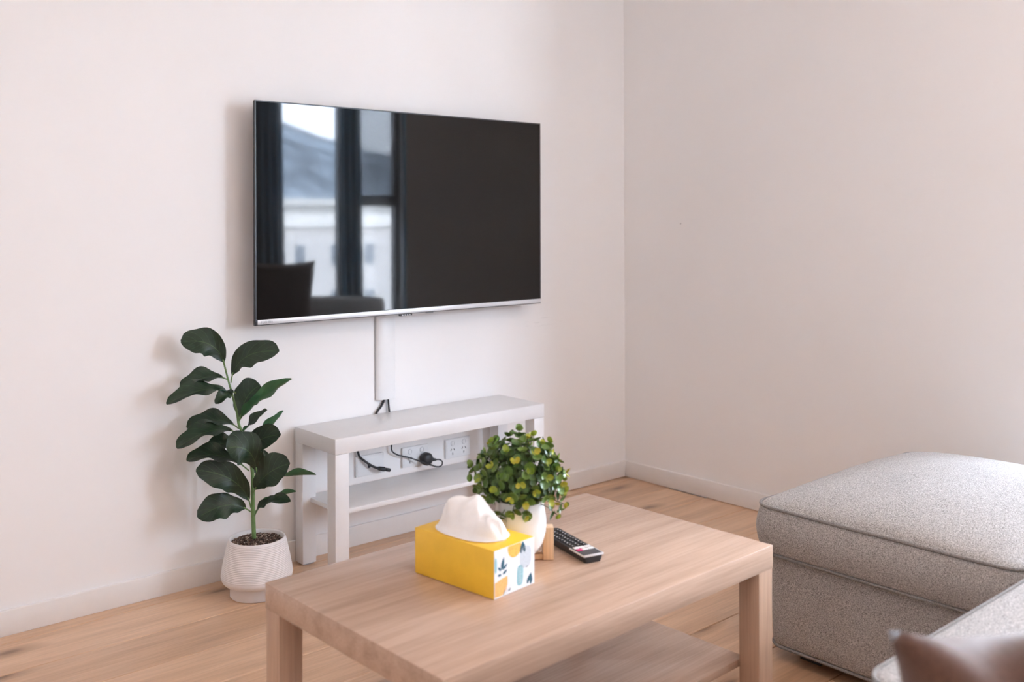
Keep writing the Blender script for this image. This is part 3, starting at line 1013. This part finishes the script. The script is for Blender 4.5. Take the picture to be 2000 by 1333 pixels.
for r_ in range(11):
    for c_ in range(3):
        pos = (-.0135 + c_ * .0135, .061 + r_ * .0108, RT)
        if first: btn.location = pos; first = False; continue
        d = btn.copy(); COL.objects.link(d); d.parent = rm; d.location = pos
        e_ = prt.copy(); COL.objects.link(e_); e_.parent = d

# ------------------------------------------------------------------ small bushy plant in white pot on a wooden stand
STAND_WOOD = mat_wood('beech', [(0.62, 0.40, 0.24), (0.70, 0.47, 0.29), (0.76, 0.53, 0.345)], 'z', 0.5, 200.0)
sp = empty('potted_bush', (-1.925, -1.472, TH), -YAW)
tag(sp, 'small bushy green plant in a white pot on a wooden stand', 'potted plant')
POTW = mat_plain('white_ceramic', (0.84, 0.82, 0.80), 0.4, var=0.01)
CPOT = lathe_obj('pot', [(0, .012), (.026, .012), (.038, .020), (.048, .038), (.0535, .060), (.0535, .082), (.0505, .105), (.046, .124), (.043, .124), (.047, .100), (.046, .06), (.0, .055)], POTW, sp)
st = empty('stand_group', (0, 0, 0))
bpy.data.objects.remove(st)
for a in (0, math.pi / 2, math.pi, 3 * math.pi / 2):
    ca, sa = math.cos(a), math.sin(a)
    bm = bmesh.new(); add_box(bm, .046, .068, -.013, .013, 0.0005, .067, 0.0012)
    lg = finish(bm, 'stand_leg', STAND_WOOD, sp, True, rot=(0, 0, a + .05), angle=.6)
for a in (0, math.pi / 2):
    zc = 0.0 if a == 0 else 0.0
    bm = bmesh.new(); add_box(bm, -.046, .046, -.008, .008, 0.001, .0115, 0.0008)
    finish(bm, 'stand_bar', STAND_WOOD, sp, True, rot=(0, 0, a + .05), angle=.6)
SOIL = mat_plain('dark_soil', (0.035, 0.026, 0.02), 0.95, var=0.4, scale=300)
lathe_obj('soil', [(0, .100), (.0465, .100), (.0465, .104), (0, .108)], SOIL, sp, 24)
def mat_leaf(name, c0, c1, c2, rough=0.4, trans=0.0):
    m, t, b = M_new(name)
    oi = t.nodes.new('ShaderNodeObjectInfo')
    r = ramp(t, oi.outputs['Random'], [(0.0, c0), (0.5, c1), (1.0, c2)])
    n = noise_node(t, coords(t), 90.0, 2.0)
    r2 = ramp(t, n.outputs['Fac'], [(0.3, (0.82, 0.82, 0.82)), (0.7, (1, 1, 1))])
    c = mix(t, 1.0, r.outputs[0], r2.outputs[0], 'MULTIPLY')
    t.links.new(c, b.inputs['Base Color'])
    b.inputs['Roughness'].default_value = rough
    return m
LEAF_GREEN = mat_leaf('bush_leaf_green', (0.05, 0.11, 0.022), (0.10, 0.19, 0.035), (0.18, 0.28, 0.06), 0.32)
LEAF_YOUNG = mat_leaf('bush_leaf_young', (0.19, 0.29, 0.035), (0.33, 0.39, 0.04), (0.55, 0.48, 0.05), 0.35)
STEMG = mat_plain('bush_stem', (0.10, 0.12, 0.04), 0.6)
def cup_leaf(rad, cup, mat):
    v = [(0, 0, 0)]
    ns = 9
    for ri, (rr, zz) in enumerate(((.55, .10), (1.0, .42))):
        for k in range(ns):
            a = 2 * math.pi * k / ns
            el = 1.0 + 0.12 * math.cos(a)
            v.append((rad * rr * math.cos(a) * el + rad * .95, rad * rr * math.sin(a), rad * cup * zz + rad * .25 * rr * math.cos(a)))
    v[0] = (rad * .95, 0, 0)
    f = []
    for k in range(ns):
        k2 = (k + 1) % ns
        f.append((0, 1 + k, 1 + k2))
        f.append((1 + k, 1 + ns + k, 1 + ns + k2, 1 + k2))
    me = bpy.data.meshes.new('leaf')
    me.from_pydata(v, [], f)
    for p in me.polygons: p.use_smooth = True
    me.materials.append(mat)
    return me
LV = [cup_leaf(r_, c_, LEAF_GREEN) for r_, c_ in ((.0108, 1.0), (.0096, .8), (.0082, 1.2))]
LY = [cup_leaf(r_, c_, LEAF_YOUNG) for r_, c_ in ((.0072, 1.2), (.0060, 1.0))]
rg = random.Random(5)
CEN = Vector((0.0, 0.0, .170))
stems_bm = bmesh.new()
# stragglers first: one tall shoot and drooping ones over the pot
sprigs = [(Vector((-.002, 0, .262)), Vector((.1, 0, 1))), (Vector((-.042, -.050, .098)), Vector((-.3, -.5, -.6))), (Vector((.016, -.060, .108)), Vector((.1, -.6, -.6))),
          (Vector((.074, -.036, .102)), Vector((.5, -.3, -.7))), (Vector((-.056, -.03, .246)), Vector((-.4, 0, .9))), (Vector((.088, -.03, .122)), Vector((.8, -.3, -.3))),
          (Vector((-.016, -.062, .112)), Vector((-.2, -.7, -.6)))]
NS = 62
for k in range(NS):
    zz = 1 - (k + .5) / NS * 1.62
    ph = k * 2.39996
    rr = math.sqrt(max(0, 1 - zz * zz))
    d = Vector((rr * math.cos(ph), rr * math.sin(ph), zz))
    ext = Vector((.092, .082, .076 if zz > 0 else .074))
    sprigs.append((CEN + Vector((d.x * ext.x, d.y * ext.y, d.z * ext.z)) * (1.0 + rg.uniform(-.09, .10)), d))
count = 0
for tip, d in sprigs:
    root = Vector((d.x * .02, d.y * .02, .112))
    tube_bm(stems_bm, smooth_path([root, root.lerp(tip, .55) + Vector((0, 0, .012)), tip], 3), .0009, 4, False)
    dn = d.normalized()
    q_ = dn.to_track_quat('Z', 'Y')
    az0 = rg.uniform(0, 6.28)
    young = rg.random() < .72 + .38 * d.x
    # rosette: small pair at the tip, larger cupped leaves below it
    for lay in range(5):
        if count >= 298: break
        if lay < 2:
            me = rg.choice(LY if young else LV[2:])
            az, tilt, back_ = az0 + lay * math.pi, rg.uniform(-.75, -.35), .0
        else:
            if lay == 4 and rg.random() < .75: continue
            me = rg.choice(LV)
            az, tilt, back_ = az0 + 1.57 + (lay - 2) * 2.3 + rg.uniform(-.4, .4), rg.uniform(-.40, .12), .006 + .004 * (lay - 2)
        o = bpy.data.objects.new('leaf', me)
        COL.objects.link(o); o.parent = sp
        o.rotation_mode = 'QUATERNION'
        o.rotation_quaternion = q_ @ Quaternion((0, 0, 1), az) @ Quaternion((0, 1, 0), tilt)
        o.location = tip - dn * back_
        count += 1
finish(stems_bm, 'stems', STEMG, sp, True)
# inner foliage, too dense to count
bm = bmesh.new()
for k in range(620):
    d = Vector((rg.gauss(0, 1), rg.gauss(0, 1), rg.gauss(0, 1) + .15)).normalized()
    rad_ = rg.uniform(.62, .93)
    p = CEN + Vector((d.x * .09, d.y * .082, d.z * .072)) * rad_
    q_ = (d + Vector((rg.uniform(-.6, .6), rg.uniform(-.6, .6), rg.uniform(-.2, .8)))).normalized().to_track_quat('Z', 'Y')
    r_ = rg.uniform(.0055, .0085)
    c0 = bm.verts.new(p)
    ring = [bm.verts.new(p + q_ @ Vector((r_ * math.cos(a * 1.0472), r_ * math.sin(a * 1.0472), r_ * .4))) for a in range(6)]
    for a in range(6): bm.faces.new((c0, ring[a], ring[(a + 1) % 6]))
tag(finish(bm, 'inner_foliage', mat_plain('bush_inner', (0.06, 0.115, 0.028), 0.5, var=0.4, scale=120), sp, True), kind='stuff')

# ------------------------------------------------------------------ fiddle leaf plant in ribbed white pot
fp = empty('fiddle_leaf_plant', (-1.87, -0.184, 0.0), -YAW)
tag(fp, 'tall leafy fiddle leaf plant in a ribbed white pot on the floor', 'potted plant')
POTM, _t, _b = M_new('matt_white_pot')
_n = noise_node(_t, coords(_t), 40.0)
_r = ramp(_t, _n.outputs['Fac'], [(0.3, (0.76, 0.73, 0.72)), (0.7, (0.79, 0.765, 0.755))])
_t.links.new(_r.outputs[0], _b.inputs['Base Color'])
_b.inputs['Roughness'].default_value = 0.6
prof = [(0, 0.0), (.078, 0.0), (.081, .003), (.081, .036), (.0835, .0375)]
for k in range(6):
    f_ = k / 5
    prof.append((.0835 + (.107 - .0835) * math.sin(f_ * math.pi / 2), .0375 + .024 * (1 - math.cos(f_ * math.pi / 2))))
ribs = 22
for k in range(ribs):
    z0_ = .0625 + (.170 - .0625) * k / ribs
    dz = (.170 - .0625) / ribs
    for ff, bu in ((0.10, 0.0), (.35, .0011), (.75, .0011), (0.95, 0.0)):
        z_ = z0_ + dz * ff
        g = (z_ - .0625) / (.170 - .0625)
        prof.append((.107 - (.107 - .0855) * g ** 1.25 + bu, z_))
prof += [(.0855, .1705), (.084, .174), (.081, .1745), (.079, .172), (.079, .150), (0, .150)]
bm = bmesh.new(); lathe_bm(bm, prof, 64)
finish(bm, 'pot', POTM, fp, True, angle=1.3)
bm = bmesh.new()
lathe_bm(bm, [(0, .152), (.0785, .152), (.0785, .160), (0, .165)], 40)
SOIL2 = mat_plain('potting_mix', (0.05, 0.035, 0.03), 0.95, var=0.5, scale=260)
finish(bm, 'soil', SOIL2, fp, True)
# gravel crumbs on the soil
m_, _t, _b = M_new('soil_crumbs')
_v = coords(_t)
_w = _t.nodes.new('ShaderNodeTexWhiteNoise')
_sn = _t.nodes.new('ShaderNodeVectorMath'); _sn.operation = 'SNAP'; _sn.inputs[1].default_value = (.005, .005, .005)
_t.links.new(_v, _sn.inputs[0]); _t.links.new(_sn.outputs[0], _w.inputs['Vector'])
_r = ramp(_t, _w.outputs['Value'], [(0.0, (0.035, 0.022, 0.018)), (0.6, (0.12, 0.07, 0.05)), (0.85, (0.30, 0.20, 0.15)), (1.0, (0.55, 0.48, 0.40))])
_t.links.new(_r.outputs[0], _b.inputs['Base Color']); _b.inputs['Roughness'].default_value = .9
bm = bmesh.new()
for k in range(520):
    a, r_ = rg.uniform(0, 6.283), .075 * math.sqrt(rg.random())
    s_ = rg.uniform(.0018, .0036)
    M_ = Matrix.Translation((r_ * math.cos(a), r_ * math.sin(a), .1645 - .004 * r_ / .078 + s_ * .4)) @ Matrix.Rotation(rg.uniform(0, 6), 4, Vector((rg.random(), rg.random(), rg.random() + .1)).normalized())
    bmesh.ops.create_cube(bm, size=s_ * 2, matrix=M_ @ Matrix.Diagonal((1, rg.uniform(.6, 1), rg.uniform(.5, .9), 1)))
tag(finish(bm, 'soil_crumbs', m_, fp), kind='stuff')

# leaves in the plant's own frame: (across, towards the room, up) for base, bend and tip; width; how the blade lies
LEAVES=[
  ((-0.096, 0.0, 0.691), (-0.102, 0.03, 0.8), (-0.216, 0.05, 0.783), 0.07, "face"),
  ((-0.079, 0.0, 0.65), (-0.062, 0.02, 0.76), (0.077, 0.03, 0.751), 0.066, "face"),
  ((-0.088, 0.0, 0.659), (-0.142, 0.03, 0.696), (-0.218, 0.05, 0.64), 0.06, "flat"),
  ((-0.071, 0.01, 0.609), (-0.111, 0.08, 0.679), (-0.235, 0.12, 0.607), 0.062, "flat"),
  ((-0.062, 0.01, 0.62), (-0.069, 0.05, 0.643), (-0.102, 0.08, 0.6), 0.03, "face"),
  ((-0.057, -0.01, 0.521), (-0.057, -0.04, 0.608), (-0.007, -0.07, 0.631), 0.075, "face"),
  ((-0.056, 0.0, 0.53), (-0.01, 0.04, 0.599), (0.12, 0.05, 0.67), 0.05, "edge"),
  ((-0.058, -0.01, 0.506), (-0.114, 0.02, 0.569), (-0.206, 0.03, 0.518), 0.06, "flat"),
  ((-0.05, 0.01, 0.494), (-0.114, 0.07, 0.551), (-0.208, 0.11, 0.474), 0.066, "flat"),
  ((-0.063, 0.02, 0.474), (-0.009, 0.06, 0.536), (0.052, 0.08, 0.581), 0.036, "flat"),
  ((-0.033, -0.01, 0.431), (0.014, -0.03, 0.482), (0.07, -0.05, 0.554), 0.04, "edge"),
  ((-0.001, 0.0, 0.391), (-0.031, 0.02, 0.49), (0.088, 0.06, 0.502), 0.066, "face"),
  ((0.006, 0.02, 0.36), (0.014, 0.06, 0.486), (-0.067, 0.09, 0.469), 0.085, "face"),
  ((-0.024, 0.0, 0.378), (-0.097, 0.05, 0.472), (-0.193, 0.07, 0.428), 0.06, "flat"),
  ((-0.016, 0.01, 0.268), (-0.026, 0.05, 0.383), (-0.161, 0.08, 0.402), 0.068, "face"),
  ((-0.017, 0.01, 0.255), (-0.064, 0.06, 0.32), (-0.153, 0.09, 0.261), 0.066, "face"),
  ((-0.043, -0.01, 0.439), (-0.089, 0.0, 0.47), (-0.15, 0.0, 0.464), 0.055, "flat"),
  ((-0.007, 0.02, 0.311), (0.029, 0.06, 0.394), (0.12, 0.08, 0.421), 0.078, "face"),
  ((-0.007, -0.01, 0.336), (0.061, -0.03, 0.362), (0.174, -0.04, 0.356), 0.05, "edge"),
  ((-0.005, 0.01, 0.243), (0.024, 0.03, 0.311), (0.115, 0.05, 0.298), 0.036, "flat"),
  ((-0.01, -0.01, 0.246), (0.021, -0.03, 0.288), (0.109, -0.05, 0.301), 0.04, "edge"),
  ((-0.009, -0.02, 0.349), (-0.0, -0.04, 0.4), (0.027, -0.06, 0.406), 0.07, "face"),
]
STEM= [(-0.009, 0.0, 0.17), (-0.012, 0.0, 0.252), (-0.012, 0.0, 0.323), (-0.013, 0.0, 0.37), (-0.02, 0.0, 0.418), (-0.035, 0.0, 0.476), (-0.054, 0.0, 0.519), (-0.06, 0.0, 0.555), (-0.076, 0.0, 0.618), (-0.087, 0.0, 0.658), (-0.104, 0.0, 0.725)]
def ploc(p): return Vector((p[0], -p[1], p[2]))
bm = bmesh.new()
SP = smooth_path([ploc(p) for p in STEM], 5)
tube_bm(bm, SP, [.0068 - .0042 * i / (len(SP) - 1) for i in range(len(SP))], 8)
def mat_fig(name):
    m, t, b = M_new(name)
    uv = t.nodes.new('ShaderNodeUVMap')
    s = t.nodes.new('ShaderNodeSeparateXYZ')
    t.links.new(uv.outputs[0], s.inputs[0])
    # distance from the midrib
    a = t.nodes.new('ShaderNodeMath'); a.operation = 'ABSOLUTE'
    t.links.new(s.outputs['X'], a.inputs[0])
    rib = ramp(t, a.outputs[0], [(0.010, (0.8, 0.8, 0.8)), (0.04, (0, 0, 0))])
    # side veins: slanting bands
    m1 = t.nodes.new('ShaderNodeMath'); m1.operation = 'MULTIPLY_ADD'; m1.inputs[1].default_value = -0.30
    t.links.new(a.outputs[0], m1.inputs[0]); t.links.new(s.outputs['Y'], m1.inputs[2])
    m2 = t.nodes.new('ShaderNodeMath'); m2.operation = 'MULTIPLY'; m2.inputs[1].default_value = 44.0
    t.links.new(m1.outputs[0], m2.inputs[0])
    m3 = t.nodes.new('ShaderNodeMath'); m3.operation = 'SINE'
    t.links.new(m2.outputs[0], m3.inputs[0])
    vein = ramp(t, m3.outputs[0], [(0.93, (0, 0, 0)), (1.0, (0.55, 0.55, 0.55))])
    n = noise_node(t, coords(t), 22.0, 3.0)
    base = ramp(t, n.outputs['Fac'], [(0.3, (0.010, 0.023, 0.012)), (0.7, (0.019, 0.042, 0.020))])
    geo = t.nodes.new('ShaderNodeNewGeometry')
    under = ramp(t, n.outputs['Fac'], [(0.3, (0.030, 0.105, 0.045)), (0.7, (0.05, 0.15, 0.065))])
    c = mix(t, geo.outputs['Backfacing'], base.outputs[0], under.outputs[0])
    c = mix(t, vein.outputs[0], c, (0.05, 0.095, 0.045))
    c = mix(t, rib.outputs[0], c, (0.06, 0.115, 0.04))
    t.links.new(c, b.inputs['Base Color'])
    b.inputs['Roughness'].default_value = 0.42
    b.inputs['Specular IOR Level'].default_value = 0.45
    bump(t, b, vein.outputs[0], 0.25, 0.0015)
    return m
FIG = mat_fig('fig_leaf')
STEMF = mat_plain('fig_stem', (0.14, 0.25, 0.085), 0.55, var=0.2)
finish(bm, 'stem', STEMF, fp, True)
VIEW = Vector((0, -1, 0.28)).normalized()   # towards the open room, a little from above
def width_profile(f_):
    # narrow waist near the base, broad towards the tip: fiddle outline
    rise = min(1.0, f_ / .60)
    w = (math.sin(rise * math.pi / 2) ** 0.9) * (max(0.0, 1 - max(0.0, (f_ - .60) / .40) ** 2.4)) ** 0.5
    return w * (1 - .13 * math.exp(-((f_ - .33) / .10) ** 2))
def fig_leaf(base, ctrl, tip, width, kind, idx):
    rl = random.Random(100 + idx)
    A, B, C_ = ploc(base), ploc(ctrl), ploc(tip)
    nu, nv = 22, 8
    pet = 0.10
    bm = bmesh.new()
    uvl = bm.loops.layers.uv.new('UVMap')
    grid, uvs = {}, {}
    phase = rl.uniform(0, 6)
    cup = {'face': .18, 'flat': .30, 'edge': .35}[kind]
    for i in range(nu + 1):
        f_ = i / nu
        tt = pet + (1 - pet) * f_
        P = A * (1 - tt) ** 2 + B * 2 * tt * (1 - tt) + C_ * tt * tt
        T = ((B - A) * 2 * (1 - tt) + (C_ - B) * 2 * tt).normalized()
        if kind == 'face': hint = VIEW + Vector((0, 0, .25))
        elif kind == 'flat': hint = Vector((0, -.55, 1.0))
        else: hint = Vector((0, .42, 1.0))
        N = (hint - T * hint.dot(T)).normalized()
        S = T.cross(N).normalized()
        w = width / 2 * width_profile(f_) * 1.22
        if i == nu: w = width * .06
        for j in range(nv + 1):
            u = -1 + 2 * j / nv
            wav = .0085 * math.sin(f_ * 11 + phase + (1.5 if u > 0 else 0)) * abs(u) ** 2 * math.sin(math.pi * f_)
            up = cup * w * (u * u) + wav + (0.0025 * math.cos(f_ * 40) * (abs(u) * (1 - abs(u)) * 2) * .5)
            grid[i, j] = bm.verts.new(P + S * (u * w * (1 + .06 * math.sin(f_ * 19 + phase + u))) + N * (up - .002 * (1 - abs(u))))
            uvs[i, j] = (u, f_)
    for i in range(nu):
        for j in range(nv):
            fc = bm.faces.new((grid[i, j], grid[i, j + 1], grid[i + 1, j + 1], grid[i + 1, j]))
            for lp, key in zip(fc.loops, ((i, j), (i, j + 1), (i + 1, j + 1), (i + 1, j))):
                lp[uvl].uv = uvs[key]
    # face winding: front of the blade is the side of N
    bm.normal_update()
    me = bpy.data.meshes.new('leaf')
    c0 = bm.faces[:][len(bm.faces) // 2]
    bm.to_mesh(me); bm.free()
    for p in me.polygons: p.use_smooth = True
    o = link('leaf', me, FIG, fp)
    # petiole from the stem to the blade
    bm = bmesh.new()
    pts = []
    for k in range(6):
        tt = (pet + .06) * k / 5
        pts.append(A * (1 - tt) ** 2 + B * 2 * tt * (1 - tt) + C_ * tt * tt - VIEW * .0012)
    tube_bm(bm, pts, .0022, 6)
    finish(bm, 'petiole', STEMF, o, True)
    return o
for i, l in enumerate(LEAVES):
    fig_leaf(*l, i)

# ------------------------------------------------------------------ outside the window
FACADE = mat_plain('pale_render', (0.66, 0.62, 0.59), 0.85, var=0.05, scale=0.6)
FACADE2 = mat_plain('cream_render', (0.55, 0.53, 0.50), 0.85, var=0.05, scale=0.6)
ROOFM = mat_plain('parapet_white', (0.82, 0.78, 0.73), 0.8)
GLASSD = mat_plain('far_window_glass', (0.20, 0.22, 0.25), 0.2)
GROUND = mat_plain('asphalt', (0.10, 0.10, 0.10), 0.9, scale=0.3, var=0.2)
FOREST_HAZE = mat_plain('hazy_wooded_hill', (0.20, 0.22, 0.24), 0.95, var=0.5, scale=0.12)  # greyed so the colour itself carries distant haze
GZ = -13.0
bm = bmesh.new(); add_box(bm, -150, 300, -400, YB - 1.0, GZ - .5, GZ)
tag(finish(bm, 'ground_outside', GROUND), kind='structure')
def building(name, x0, x1, y, depth, z1, mat, label, win_rows, wx, ww, wh, roofh):
    e = empty(name, ((x0 + x1) / 2, y, GZ)); tag(e, label, 'building')
    hw_ = (x1 - x0) / 2
    box('walls', -hw_, hw_, -depth, 0, 0, z1 - GZ, mat, e)
    box('parapet', -hw_ - .15, hw_ + .15, -depth - .1, .15, z1 - GZ, z1 - GZ + roofh, ROOFM, e)
    for zr in win_rows:
        x = x0 + wx * .5
        while x < x1 - ww:
            if 8 < x < 30:
                w_ = box('window', -ww / 2, ww / 2, 0.0, .04, -wh / 2, wh / 2, ROOFM, e)
                w_.location = (x - (x0 + x1) / 2, 0.0, zr - GZ)
                box('pane', -ww / 2 + .06, ww / 2 - .06, .04, .05, -wh / 2 + .06, wh / 2 - .06, GLASSD, w_)
            x += wx
    return e
building('apartment_building', -6, 48, -34.0, 10, 0.85, FACADE, 'pale low apartment block with white parapet outside the window', (-0.35, -2.35, -4.6), 1.7, 0.62, 1.05, .55)
building('terrace_house', 6, 70, -62.0, 12, 2.2, FACADE2, 'cream house farther behind the pale apartment block outside', (0.2, 1.2), 3.2, 0.9, .9, .5)
bm = bmesh.new()
nx_, ny_ = 60, 16
G = {}
for i in range(nx_ + 1):
    for j in range(ny_ + 1):
        x_ = -80 + 360 * i / nx_; y_ = -110 - 200 * j / ny_
        h_ = 60 * math.sin(min(1, j / ny_ * 1.4) * math.pi / 2) * (0.75 + .25 * math.sin(x_ * .021 + 1)) + 2.5 * noise.noise(Vector((x_ * .06, y_ * .06, 0)))
        G[i, j] = bm.verts.new((x_, y_, GZ - 1 + max(0, h_) + (0 if j else -1)))
for i in range(nx_):
    for j in range(ny_):
        bm.faces.new((G[i, j], G[i + 1, j], G[i + 1, j + 1], G[i, j + 1]))
tag(finish(bm, 'hill', FOREST_HAZE, None, True), kind='structure')
